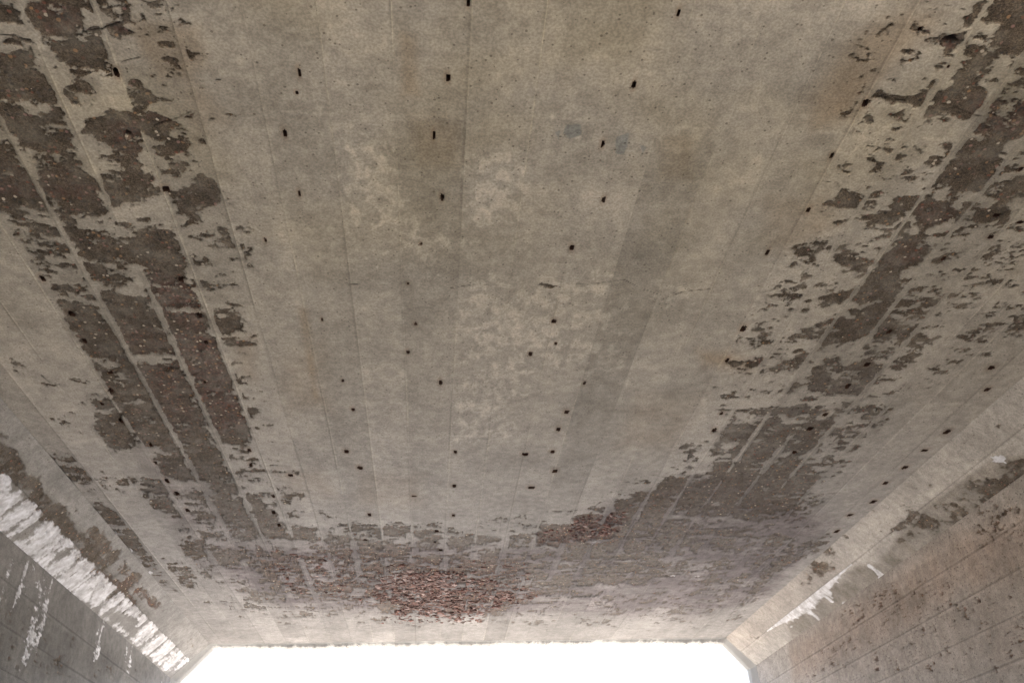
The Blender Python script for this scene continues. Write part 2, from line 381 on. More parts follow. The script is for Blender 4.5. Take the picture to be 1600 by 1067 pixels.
# right band
A('E', [1600,0, 1420,50, 1350,150, 1430,170, 1420,240, 1370,300, 1480,350, 1600,300]); A('E', [1230,270, 1370,290, 1450,340, 1380,450, 1300,430, 1240,340])
A('E', [1180,450, 1300,450, 1330,620, 1370,690, 1440,590, 1500,520, 1600,470, 1600,820, 1500,880, 1440,980, 1420,1067, 1110,1067, 1180,960, 1240,880, 1320,820, 1260,750, 1080,660, 1030,600, 1060,560, 1160,540])
A('E', [1370,500, 1470,490, 1450,550, 1380,530], .9, 4); A('E', [1280,10, 1380,10, 1310,110, 1250,150, 1200,120, 1260,80], .8, 4)
A('E', [980,250, 1100,210, 1220,210, 1230,280, 1130,330, 1080,290, 1000,280], .9, 4)
A('E', [640,560, 740,550, 820,600, 900,620, 1000,550, 1030,480, 1050,500, 1010,620, 960,670, 860,640, 760,650, 640,610], .95, 4)
A('E', [720,700, 860,680, 850,740, 770,760], .9, 4); A('E', [600,700, 670,720, 640,840, 610,740], .75, 4); A('E', [760,780, 840,800, 780,840], .7, 4); A('E', [990,690, 1050,680, 1070,720, 1010,740], .95, 3)
A('E', [500,1000, 700,990, 720,1040, 690,1060, 600,1010], .85, 4); A('E', [600,880, 700,900, 640,930], .55, 4); A('E', [1100,120, 1200,110, 1180,140], .6, 4); A('E', [1120,820, 1180,900, 1150,1000, 1100,940], .5)
A('E', [780,500, 900,540, 880,600, 800,590], .3); A('E', [440,680, 560,690, 540,720, 460,710], .45, 4); A('E', [1440,0, 1500,0, 1450,60], .6, 4)
A('F', [1110,0, 1400,0, 1340,100, 1220,150, 1150,240, 1130,180, 1180,110, 1060,110]); A('F', [350,240, 430,190, 460,140, 580,210, 550,280, 440,270], .95, 4)
A('F', [340,320, 540,330, 480,355, 440,370], .75, 3); A('F', [570,340, 650,290, 760,270, 770,190, 930,190, 900,270, 850,300, 760,380, 650,340], .95, 4)
A('F', [900,290, 1000,240, 1130,230, 1200,300, 1280,300, 1500,270, 1540,290, 1300,380, 1230,350, 1100,360, 1000,390, 940,440, 960,340], 1, 4)
A('F', [820,460, 940,430, 1000,450, 1000,540, 960,620, 840,640, 700,610, 720,550, 800,510], 1, 4); A('F', [1000,590, 1100,550, 1280,500, 1180,590, 1040,620], .78, 4)
A('F', [180,540, 300,450, 380,460, 350,510, 270,600, 220,570], .9, 4); A('F', [410,570, 500,530, 560,560, 700,600, 700,620, 600,600, 460,630], .9, 4)
A('F', [310,820, 500,780, 620,730, 700,620, 820,650, 820,760, 760,860, 650,930, 720,960, 600,1000, 560,950, 620,860, 500,840, 350,880], .92, 4)
A('F', [160,1050, 300,980, 440,960, 620,1000, 740,960, 940,990, 920,1067, 160,1067], .9, 4); A('F', [0,860, 150,830, 190,780, 150,860, 60,890], .6, 4); A('F', [60,970, 150,960, 120,990], .8, 3)
A('F', [1220,800, 1430,720, 1420,750, 1280,830], .55, 4); A('F', [1380,590, 1590,590, 1560,620, 1420,620], .5, 4); A('F', [1240,240, 1440,170, 1600,60, 1560,150, 1300,270], .45)
A('F', [820,800, 1050,850, 1200,850, 1060,960, 780,900], .42); A('F', [1000,640, 1000,800], .0); A('F', [540,370, 700,370, 600,420], .5, 4); A('F', [660,500, 740,510, 700,540], .7, 3)
A('F', [1500,60, 1600,30, 1600,200, 1400,260], .35); A('F', [380,700, 560,740, 320,760], .35)
A('G', [740,110, 880,70, 1000,60, 1060,10, 1300,30, 1270,80, 1150,120, 950,160, 880,110], 1, 4); A('G', [1250,120, 1330,10, 1560,40, 1600,110, 1480,140, 1400,110, 1300,130], .88, 4)
A('G', [1090,300, 1150,260, 1350,280, 1260,400, 1170,480, 1000,470, 860,450, 880,310, 960,240, 1060,240, 960,310, 1000,370, 1180,370], 1, 4)
A('G', [640,460, 780,370, 830,400, 800,450], .65, 4); A('G', [590,290, 690,260, 860,210, 780,310, 740,280], .85, 4); A('G', [340,260, 500,230, 590,230, 580,290, 460,290], .8, 4)
A('G', [240,550, 400,560, 620,540, 860,550, 970,570, 900,600, 700,590, 500,590, 400,575], .85, 3)
A('G', [250,700, 380,650, 600,640, 880,640, 1000,610, 1000,680, 920,780, 800,850, 860,940, 800,1067, 300,1067, 200,930, 400,880, 400,800, 250,840, 410,790, 430,740, 320,740], 1, 5)
A('G', [650,850, 780,810, 700,865], 1, 3, 'cut'); A('G', [400,820, 500,750, 620,720, 480,790], .9, 3, 'cut'); A('G', [620,680, 700,690, 620,697], .9, 2, 'cut'); A('G', [700,600, 880,590, 860,640, 720,650], .5, 4)
A('G', [0,960, 180,960, 100,1067, 0,1067], .8, 5); A('G', [40,790, 230,800, 100,840], .55, 4); A('G', [1280,370, 1480,350, 1300,420], .45, 4); A('G', [860,940, 1100,960, 900,1000], .6, 4)
A('G', [1200,150, 1400,200, 1340,250, 1200,230], .42, 4); A('G', [1180,440, 1320,420, 1080,620, 960,520], .35, 5); A('G', [530,50, 660,40, 540,140], .6, 4); A('G', [960,700, 1090,700, 960,760], .4, 4)
# bottom right and centre
A('H', [0,270, 200,240, 250,180, 430,100, 620,40, 700,0, 1540,0, 1400,190, 1370,270, 1100,300, 950,290, 700,300, 550,330, 1100,340, 1000,400, 700,380, 680,500, 430,500, 600,540, 1000,580, 560,620, 500,700, 130,700, 0,700], .95, 5)
A('H', [560,570, 1000,560, 1060,640, 900,700, 600,700], .66, 4); A('H', [320,780, 560,740, 900,780, 860,850, 600,890, 420,880], .5, 4)
A('H', [1180,480, 1600,360, 1540,460, 1300,600, 1100,640, 1060,720, 900,760, 1000,640], .75, 5); A('H', [1160,260, 1300,400, 1150,440], .45, 5)
A('H', [1350,430, 1580,380, 1350,560, 1200,700, 1020,900, 950,920, 1100,700], .7, 5); A('H', [680,330, 1100,340, 1500,400, 1400,480, 700,500], .55, 4)
A('Z', [0,400, 350,380, 340,460, 490,470, 620,460, 760,470, 900,460, 1020,500, 1200,480, 1200,640, 960,660, 900,700, 650,760, 200,760, 150,670, 0,640], .88, 6)
A('Z', [900,370, 1100,310, 1240,270, 1400,200, 1500,120, 1600,90, 1600,500, 1020,500, 900,440], .95, 5); A('Z', [330,330, 480,320, 480,450, 350,440], .6, 5); A('Z', [490,350, 620,370, 620,460, 500,460], .85, 4)
A('Z', [640,390, 760,370, 750,430, 640,430], .85, 3); A('Z', [780,380, 900,370, 890,440, 780,450], .85, 3); A('Z', [0,330, 340,330, 340,450, 0,440], .6, 6); A('Z', [0,640, 200,680, 0,740], .6, 5)
for L in ([480,540, 600,520, 1180,510, 1160,540, 900,560, 600,570], [600,630, 1050,595, 1020,630, 800,660], [0,705, 120,710, 120,755, 0,750], [260,740, 280,700, 450,700, 440,740],
          [530,700, 800,700, 790,730, 560,750], [980,420, 1160,410, 980,470], [200,800, 380,780, 310,890, 180,890], [720,290, 950,270, 930,310, 740,320], [1050,310, 1380,270, 1200,330]):
    A('H', L, .92, 3.5, 'cut')
for L in ([335,425, 415,430, 490,455, 345,465], [620,430, 690,440, 630,462], [710,430, 760,430, 760,470], [870,490, 1020,500, 1000,525, 880,515]): A('Z', L, .95, 2.5, 'cut')
dens = D.full()
rb = Field(SOF, us, vs)
rb.add('P', [1600,0, 1500,100, 1380,380, 1250,480, 1200,600, 1080,720, 1250,820, 1300,700, 1400,560, 1500,400, 1600,300], .16, 40)
rb.add('P', [0,0, 120,0, 330,330, 400,620, 420,760, 300,760, 130,520, 60,380, 0,250], .14, 40)
dens = np.minimum(1, dens + rb.full())
halo = Field(SOF, us, vs)
for reg, L in (('P', [0,0, 260,0, 330,300, 420,600, 460,800, 300,800, 60,420, 0,300]), ('P', [1600,0, 1330,60, 1300,300, 1150,520, 1090,680, 900,800, 1200,900, 1420,620, 1600,450]),
               ('P', [280,830, 900,800, 1300,820, 1100,980, 380,980])):
    halo.add(reg, L, .25, 45)
dens = np.maximum(dens, halo.full())
back = smooth(1.15, .8, V) * (.30 + .8 * fbm(U * .9, V * .9, 901, 3))        # further along than the frame shows
ys_ = np.linspace(-100, 700, 40); eR = [SOF.at(1640, y) for y in ys_]; eL = [SOF.at(-40, y) for y in ys_]
def edge_u(E): E = sorted(E, key=lambda q: q[1]); return np.interp(V, [q[1] for q in E], [q[0] for q in E])
beyond = np.maximum(smooth(0, .25, U - edge_u(eR)), smooth(0, .25, edge_u(eL) - U)) * smooth(4.2, 3.2, V)
dens = dens * (1 - beyond) + beyond * np.clip(.42 + 2.2 * fbm(U * 1.3, V * 1.1, 905, 4), 0, .95)
dens = np.maximum(dens, np.clip(back, 0, .9))

n1 = fbm(U * 7, V * 10, 3, 7, .62)
n2 = fbm(U * 55, V * 50, 21, 4, .6)
nb = fbm(U * 17, V * 30, 23, 6, .68)
act = .25 + .75 * smooth(.02, .25, dens)
# fins of paste left standing along the joints, ragged and broken
finw = .0075 + .017 * np.clip(vnoise(V * 3.1, V * 0 + 3, 5) - .35, 0, 1) 
joint_d = np.full(U.shape, 9.0); jid = np.zeros(U.shape, int)
for k, x in enumerate(JU):
    d = np.abs(U - x + .003 * fbm(V * 1.3, V * 0 + k, 77, 2)); m = d < joint_d
    joint_d[m] = d[m]; jid[m] = k
alive = smooth(.12, .3, vnoise(V * 1.7, jid * 7.7, 9)) * (.55 + .45 * smooth(.3, .6, vnoise(V * 9, jid * 3.1, 10)))
fw = finw * (.6 + 1.2 * vnoise(V * 26, jid * 5.3, 12)) * (.75 + .12 * V)
farz = Field(SOF, us, vs); farz.add('P', [250,850, 900,820, 1350,740, 1350,1000, 250,1000], 1, 20); farz = farz.full()
fin = (1 - smooth(fw * .55, fw, joint_d)) * alive * (1 - .75 * farz * smooth(.25, .5, vnoise(V * 2.2, jid * 6.1, 19)))
dens = dens * (1 - .22 * farz)
loss = .06 + dens * .90 + (n1 * 1.5 + nb * 2.2 + n2 * .5) * act
loss = loss - 1.5 * fin * (vnoise(V * 60, jid * 2.2 + U * 60, 14) * .5 + .6)
# ends of boards
ENDS = [(640, 182, 730), (833, 184, 932), (572, 627, 637), (702, 680, 762), (205, 557, 275), (1055, 200, 1132), (1280, 207, 1330), (440, 176, 520), (645, 862, 695), (258, 757, 312), (1440, 218, 1500), (940, 875, 1000)]
endm = np.zeros(U.shape)
for x0, y, x1 in ENDS:
    a = SOF.at(x0, y); b = SOF.at(x1, y + (x1 - x0) * .015); u0, u1 = min(a[0], b[0]), max(a[0], b[0]); v0 = (a[1] + b[1]) / 2
    q = (1 - smooth(.003, .008 + .002 * v0, np.abs(V - v0))) * ((U > u0) & (U < u1)); endm = np.maximum(endm, q)
loss -= .9 * endm

# board tones: (joint index left of the board, v range in picture rows, tone)
bi = np.searchsorted(JU, U)
tone = 1 + .14 * (_h(bi, np.floor((V + _h(bi, bi * 0, 5) * 3.6) / 3.6), 8) - .5) * 2
def tone_seg(b, y0, y1, k, soft=.05):
    global tone
    va, vb = SOF.at(800, y0)[1], SOF.at(800, y1)[1]; va, vb = min(va, vb), max(va, vb)
    m = (bi == b) * smooth(va - soft, va, V + .35 * fbm(U * 9, V * 2, 66, 3)) * (1 - smooth(vb, vb + soft, V + .35 * fbm(U * 9, V * 2, 67, 3))) * np.clip(.85 + 1.6 * fbm(U * 2.5, V * 1.4, 68, 4), 0, 1); tone = tone * (1 - m) + k * m
tone_seg(10, 205, 600, .84, .12); tone_seg(10, 0, 175, .97); tone_seg(10, 600, 850, .95, .1); tone_seg(14, 200, 760, .80, .15); tone_seg(14, -60, 198, .99, .01); tone_seg(13, 600, 850, .90, .3); tone_seg(9, 460, 627, 1.07, .02)
tone_seg(9, 150, 455, 1.0); tone_seg(8, 380, 650, .96, .2); tone_seg(11, 0, 680, 1.05, .02); tone_seg(12, 180, 700, 1.0); tone_seg(15, 0, 900, 1.05, .1); tone_seg(13, 0, 600, 1.0, .1)
tone *= 1 + .05 * fbm(U * 34, V * .9, 40, 3) * 2             # grain drawn along the boards
mott = fbm(U * 4, V * 3.4, 50, 5)
tone *= 1 + .30 * mott + .10 * fbm(U * 40, V * 30, 51, 3)
grime = smooth(.1, .75, dens + n1 * .8 + nb * .9); tone *= 1 - .26 * grime
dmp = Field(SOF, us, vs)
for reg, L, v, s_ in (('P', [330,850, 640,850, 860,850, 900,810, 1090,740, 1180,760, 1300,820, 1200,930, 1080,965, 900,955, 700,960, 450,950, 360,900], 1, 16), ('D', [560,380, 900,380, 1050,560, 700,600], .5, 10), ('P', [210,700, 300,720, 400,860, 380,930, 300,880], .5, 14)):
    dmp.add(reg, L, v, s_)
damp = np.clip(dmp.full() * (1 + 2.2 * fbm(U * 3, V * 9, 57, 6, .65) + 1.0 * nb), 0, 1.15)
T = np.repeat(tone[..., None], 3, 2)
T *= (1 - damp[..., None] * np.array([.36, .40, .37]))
T *= 1 + smooth(4.5, 1.8, V)[..., None] * np.array([.06, .04, -.04])  # warm ground bounce near the eye painted into the tint
def tintf(fld, col):
    global T
    f = fld[..., None]; T = T * (1 - f * (1 - np.array(col)))
ir = 1 + 1.2 * fbm(U * 7, V * 6, 61, 5); ir = np.clip(ir, 0, 2)
brn = Field(SOF, us, vs)
for reg, L, v, s in (('E', [520,200, 900,20, 1100,100, 1000,250, 760,420, 640,560, 560,720, 300,800, 250,620, 400,420], .8, 30), ('F', [0,200, 350,180, 440,380, 100,520, 0,500], .6, 22), ('G', [160,190, 340,200, 500,240, 480,330, 200,280], .8, 14),
                     ('P', [440,560, 500,540, 520,640, 450,640], .4, 25), ('P', [465,480, 480,480, 497,620, 490,620], .55, 6), ('C', [1430,0, 1600,20, 1600,300, 1500,280], .55, 14), ('P', [280,100, 320,140, 360,190, 300,220], .5, 20),
                     ('P', [625,50, 650,60, 655,150, 628,150], .6, 12), ('P', [1035,215, 1085,215, 1080,280, 1030,280], .5, 14), ('P', [560,740, 660,740, 660,790, 560,790], .35, 15), ('A', [800,120, 1250,160, 1300,420, 1000,500, 880,300], .6, 15),
                     ('P', [1000,620, 1100,620, 1050,700, 960,700], .35, 20), ('D', [1150,160, 1400,130, 1500,300, 1200,300], .35, 15), ('P', [640,180, 720,190, 715,260, 650,260], .35, 14)):
    brn.add(reg, L, v, s, 'sum')
tintf(np.clip(brn.full() * ir, 0, 1.1), (.83, .74, .64))
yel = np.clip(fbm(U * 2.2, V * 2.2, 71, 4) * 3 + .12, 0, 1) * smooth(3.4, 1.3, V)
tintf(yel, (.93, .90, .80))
gry = smooth(2.8, 6.0, V); tintf(gry, (.85, .895, 1.0))  # cool portal light painted into the tint, offsetting warm ground bounce
# pale blooms
pal = Field(SOF, us, vs)
for reg, L, v, s in (('P', [540,190, 620,230, 640,350, 540,360], .8, 20), ('P', [730,230, 830,220, 820,330, 740,380, 725,300], .8, 20), ('P', [640,330, 700,340, 700,420, 640,470], .75, 15), ('P', [720,430, 960,430, 960,560, 720,600], .8, 25),
                     ('P', [545,280, 640,280, 640,420, 550,420], .5, 20), ('P', [720,560, 840,560, 800,680, 700,700], .7, 20), ('P', [1020,430, 1100,430, 1080,480, 1020,480], .7, 14), ('P', [840,430, 880,430, 880,460, 840,460], 1, 7),
                     ('P', [900,440, 1000,440, 980,600, 900,600], .5, 20), ('P', [860,180, 940,190, 930,220, 870,220], .4, 10)):
    pal.add(reg, L, v, s)
pn = fbm(U * 30, V * 22, 81, 5, .62); pf = smooth(.0, .09, pal.full() * .30 - .21 + pn) * smooth(.0, .3, pal.full())
T *= (1 + .30 * pf)[..., None]
T *= (1 - .20 * smooth(YP - 1.6, YP - .1, V) * (1 - .5 * smooth(.5, .8, vnoise(U * 5, V * .7, 205))))[..., None]  # painted shade: tint darkens towards the portal to offset ground glow, with paler streaks
blu = Field(SOF, us, vs)
for L in ([885,195, 905,195, 908,210, 890,218, 880,208], [866,206, 878,202, 872,220], [965,215, 985,205, 975,240, 962,240], [1000,225, 1010,230, 1004,240]): blu.add('P', L, 1, 4)
blf = smooth(.35, .6, blu.full() + n1 * .9); tintf(blf * .9, (.66, .74, .82))
# joint lines on sound paste: thin warm pale ridge with a darker side
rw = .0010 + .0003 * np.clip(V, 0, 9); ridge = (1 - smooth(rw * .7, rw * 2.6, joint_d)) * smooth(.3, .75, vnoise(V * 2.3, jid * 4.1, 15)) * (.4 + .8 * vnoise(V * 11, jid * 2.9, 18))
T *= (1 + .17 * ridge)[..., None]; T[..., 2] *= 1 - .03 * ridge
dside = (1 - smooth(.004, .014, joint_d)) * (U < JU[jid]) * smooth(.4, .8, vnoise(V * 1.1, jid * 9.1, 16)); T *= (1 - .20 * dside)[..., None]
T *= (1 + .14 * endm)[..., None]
# cracks
crk = Field(SOF, us, vs, 1)
for reg, L, r in (('P', [540,442, 575,446, 600,444], .7), ('P', [700,450, 740,444, 800,446], .6), ('P', [900,443, 930,443, 975,437], .7), ('P', [975,437, 1000,450, 1035,462], .4), ('P', [1035,468, 1070,455, 1110,452], .5),
                  ('A', [480,215, 640,180, 740,150, 790,40], 1.3), ('A', [0,180, 100,225, 240,280], 1.0), ('A', [960,795, 1100,740, 1190,700], 1.6), ('A', [760,390, 810,375, 880,360], .9), ('A', [980,380, 1060,450, 1110,500], .6),
                  ('A', [1180,360, 1330,450, 1320,480], .4), ('E', [650,605, 760,625, 860,640], 1.1), ('E', [1010,635, 1060,655, 1140,665, 1240,710, 1330,730, 1600,735], 1.1), ('G', [370,262, 470,262, 590,285], .8), ('G', [400,568, 620,545, 880,560], .7),
                  ('Z', [0,552, 100,558, 200,560], 1.2), ('Z', [0,600, 130,606], 1.4), ('Z', [990,615, 1060,622, 1180,610], 1.6), ('Z', [960,662, 1080,668, 1200,660], 1.5), ('Z', [280,580, 520,600], 1.2), ('Z', [380,690, 570,690], 1.3),
                  ('D', [850,665, 940,665, 1060,648, 1200,672, 1350,690], 1.1), ('D', [590,640, 700,655, 860,668], .8), ('D', [1000,772, 1250,775, 1600,780], .8), ('B', [1220,265, 1280,255, 1330,270], .9), ('F', [370,95, 430,100, 450,130], .8),
                  ('H', [550,330, 760,345, 1000,340], 1.2), ('H', [0,585, 150,595, 230,580], 1.3), ('H', [0,695, 100,690], 1.6), ('H', [0,770, 140,765], 1.6), ('C', [260,270, 310,310, 370,325], 1.4), ('H', [560,640, 800,600], .8),
                  ('H', [430,505, 520,510], 1.0), ('Z', [100,520, 320,530, 700,560, 850,575], 1.0)):
    crk.line(reg, L, 1, r)
cf = np.clip(crk.full() * (.75 + 3 * n2 + 2.5 * nb), 0, 1); T *= (1 - .78 * cf)[..., None]
# grit that broke out, redder in the middle of the far edge
ag = Field(SOF, us, vs)
for reg, L, v, s in (('A', [200,20, 480,60, 500,180, 300,220], .9, 10), ('A', [700,160, 880,200, 740,240], .8, 6), ('A', [680,780, 880,780, 880,960, 720,940], .9, 8), ('B', [0,120, 620,120, 620,190, 0,190], .7, 6), ('B', [0,0, 500,0, 500,100, 0,200], .4, 20),
                     ('B', [900,640, 1250,760, 1300,1067, 950,900], .9, 12), ('C', [1040,0, 1310,0, 1560,600, 1330,640, 1200,400], .9, 12), ('C', [780,0, 1030,0, 1250,560, 1100,700], .5, 15), ('E', [1250,600, 1600,600, 1600,820, 1300,850], .7, 10),
                     ('F', [900,250, 1200,250, 1150,340, 980,380], .6, 8), ('F', [700,480, 1000,480, 960,620, 720,620], .45, 8), ('Z', [180,590, 280,560, 500,560, 800,610, 960,665, 800,700, 650,760, 520,790, 230,790, 280,720, 160,680], 1.3, 10),
                     ('Z', [0,460, 400,470, 860,520, 860,720, 0,700], .8, 18), ('Z', [920,380, 1100,330, 1240,270, 1330,290, 1250,400, 900,440], 1.1, 10), ('H', [0,280, 200,250, 300,260, 250,420, 0,420], 1.0, 10), ('D', [900,650, 1600,640, 1600,960, 1200,900], .7, 15),
                     ('G', [400,230, 590,230, 580,290], .8, 6), ('E', [1060,240, 1210,220, 1200,320, 1090,310], 1.5, 4), ('A', [900,720, 1200,690, 1150,760, 950,780], .8, 6)):
    ag.add(reg, L, v, s)
agf = ag.full()
lime = Field(SOF, us, vs)
for reg, L, v, s in (('D', [720,500, 860,400, 950,440, 1000,580, 880,600, 740,560], .42, 12), ('H', [40,430, 150,400, 210,420, 110,450], .5, 4), ('H', [580,635, 630,625, 620,645, 590,650], .7, 2.5), ('H', [700,640, 780,630, 770,655], .7, 3), ('H', [830,680, 910,678, 900,688], .7, 2),
                     ('H', [0,500, 200,490, 150,515], .42, 4), ('Z', [1120,400, 1240,400, 1180,430], .45, 4), ('Z', [0,400, 120,390, 100,430], .35, 6), ('D', [600,400, 760,400, 760,460, 640,450], .3, 6), ('Z', [560,180, 600,180, 590,200], .5, 5), ('H', [500,350, 540,345, 535,370], .6, 2)):
    lime.add(reg, L, v, s)
limef = lime.full() + .22 * smooth(YP - .25, YP - .05, V) * (vnoise(U * 8, V * 9, 33) + .4)
for reg, pl in (('K', [(190,5), (360,195), (410,270), (440,305), (480,330), (530,380), (600,455), (640,505), (690,560), (735,620)]),):
    for (x, y) in pl:
        for _ in range(3):
            a = SOF.at(x / 2.963 + random.uniform(-3, 3), 707 + y / 2.963 + random.uniform(-3, 3))
            limef = np.maximum(limef, 1.1 * (1 - smooth(.005, .022, np.hypot(U - a[0], (V - a[1]) * .5))))
pc_ = Field(SOF, us, vs)
for reg, L, v, s_ in (('P', [330,820, 900,820, 1100,790, 1300,830, 1150,990, 380,990, 300,900], .9, 25), ('P', [1080,640, 1400,560, 1300,780, 1050,800], .35, 25), ('P', [200,740, 420,760, 480,860, 330,860], .6, 20)): pc_.add(reg, L, v, s_)
palec = np.clip(pc_.full() * (1 + 1.5 * n1), 0, 1)
lm = smooth(.45, .56, loss)
depth = lm * (.0028 + .0045 * np.clip(n1 + .5, 0, 1) + .0035 * n2 * 2 + .012 * np.clip(agf, 0, 1.2) * np.clip(fbm(U * 26, V * 18, 91, 3) + .3, 0, 1))
bo = (_h(bi, bi * 0 + 3, 44) - .5) * .0026
depth = depth + bo * (1 - lm) - .0022 * ridge * (1 - lm) - .0014 * endm + .0012 * fbm(U * 12, V * 8, 95, 3) + .004 * cf
depth += .006 * fbm(U * .8, V * .5, 99, 2)
# deep spalls
for (px, py, rx, ry, dp) in ((1490, 62, 16, 9, .035), (855, 448, 14, 4, .012), (1311, 349, 4, 4, .03), (268, 578, 9, 4, .02), (200, 211, 4, 4, .03), (1482, 338, 0, 0, 0)):
    if rx == 0: continue
    a = SOF.at(px, py); mu, mv = SOF.scale(px, py)
    q = np.hypot((U - a[0]) / (rx * mu), (V - a[1]) / (ry * mv)) + nb * 5
    depth += dp * (1 - smooth(.3, 1.1, q)); loss = np.maximum(loss, .9 * (1 - smooth(.8, 1.2, q)))
edge = np.zeros(U.shape)

# tie slots: x, y, width, height in picture pixels
SLOTS = [(181,112,9,15),(467,112,5,13),(463,144,5,5),(444,207,6,12),(467,301,5,9),(699,121,7,12),(731,3,5,12),(1059,19,5,13),(990,132,6,12),(677,211,5,12),(941,224,6,11),(690,307,6,10),
  (943,311,6,9),(414,374,4,6),(893,386,6,8),(657,380,4,4),(637,442,4,4),(503,498,3,5),(649,505,5,5),(865,501,7,6),(828,552,6,6),(868,536,4,4),(637,549,5,5),(688,596,5,7),(913,598,4,5),(535,593,4,4),(551,638,5,5),
  (885,643,7,6),(872,670,6,6),(541,704,7,5),(711,705,5,4),(820,709,9,4),(863,705,7,4),(562,729,8,5),(867,735,8,5),(709,758,6,4),(647,774,7,3),(830,761,10,4),(577,803,6,4),(708,804,5,4),(570,843,6,3),(679,847,5,3),
  (682,830,7,3),(688,859,6,3),(259,295,11,9),(65,434,7,9),(110,491,10,8),(130,533,7,7),(282,437,9,9),(309,492,9,9),(320,537,6,6),(172,611,8,5),(188,658,8,8),(158,632,5,4),(170,582,8,6),(318,599,4,4),(234,695,5,5),
  (242,722,5,5),(260,750,6,6),(275,770,7,6),(292,796,6,5),(389,703,5,5),(391,726,5,5),(426,774,5,5),(426,801,6,5),(435,821,6,5),(453,742,8,4),(1299,243,6,9),(1263,327,6,8),(1352,160,9,12),(1437,46,4,6),(1482,103,4,4),
  (1474,405,6,6),(1557,338,11,6),(1548,370,9,6),(1595,264,6,8),(1595,347,8,5),(1161,512,8,9),(1136,561,5,6),(1355,570,9,7),(1325,604,8,7),(1290,647,7,6),(1266,670,8,6),(1242,706,7,5),(1127,645,6,4),(1116,671,6,6),
  (1549,574,10,6),(1543,608,8,6),(1480,674,9,7),(1445,703,8,4),(1414,730,8,5),(1384,754,8,4),(1365,783,8,5),(1328,804,8,4),(1308,829,7,4),(1390,519,7,7),(1199,394,5,8)]
SLOTS = SLOTS[:100]
keep = np.ones(U.shape, bool); cups = []
sfull = SOF
for (px, py, wp, hp) in SLOTS:
    a = SOF.at(px, py); mu, mv = SOF.scale(px, py)
    hw, hh = wp * mu * .5, hp * mv * .5
    hw = max(hw, .004); hh = max(hh, .005)
    i0, i1 = np.searchsorted(us, (a[0] - hw * 2, a[0] + hw * 2)); j0, j1 = np.searchsorted(vs, (a[1] - hh * 2.5, a[1] + hh * 2.5))
    if i1 <= i0 or j1 <= j0: continue
    sl = (slice(j0, j1), slice(i0, i1)); uu, vv = U[sl], V[sl]
    q = (np.abs(uu - a[0]) / hw) ** 3.2 + (np.abs(vv - a[1] ) / hh) ** 3.2 + (vnoise(uu * 260, vv * 200, 5) - .5) * .9
    kk = keep[sl]; kk[q < 1] = False; keep[sl] = kk
    lip = 1 - smooth(1, 3.5, q); ddd = float(np.mean(depth[sl])); depth[sl] += .002 * lip * (vnoise(uu * 120, vv * 90, 6))
    stn = np.exp(-(((uu - a[0]) / (hw * 1.7)) ** 2 + ((vv - a[1]) / (hh * 1.7)) ** 2)); T[sl] *= 1 - (.45 * stn[..., None] * np.array([.6, .85, 1.0]))
    cups.append((a, hw, hh, ddd))
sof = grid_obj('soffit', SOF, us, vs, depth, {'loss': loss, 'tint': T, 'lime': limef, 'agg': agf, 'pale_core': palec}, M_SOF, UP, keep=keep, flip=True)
nu_all = len(us) * len(vs); print("soffit verts", nu_all)
for (a, hw, hh, dd) in cups:
    n = 8; vv_, ff_ = [], []
    for lev, (k, z) in enumerate(((1.45, dd + .0012), (1.25, dd + .03), (1.0, dd + .075))):
        for i in range(n):
            an = (i + .5) * 2 * math.pi / n; cx, sx = math.cos(an), math.sin(an); p = .55
            vv_.append((hw * k * math.copysign(abs(cx) ** p, cx), hh * k * math.copysign(abs(sx) ** p, sx), z))
    for lev in range(2):
        for i in range(n): ff_.append((lev * n + i, lev * n + (i + 1) % n, (lev + 1) * n + (i + 1) % n, (lev + 1) * n + i))
    ff_.append(tuple(2 * n + i for i in range(n)))
    o = mesh_obj('tie_slot', vv_, ff_, M_RUST, sof); o.location = (a[0], a[1], Zs)

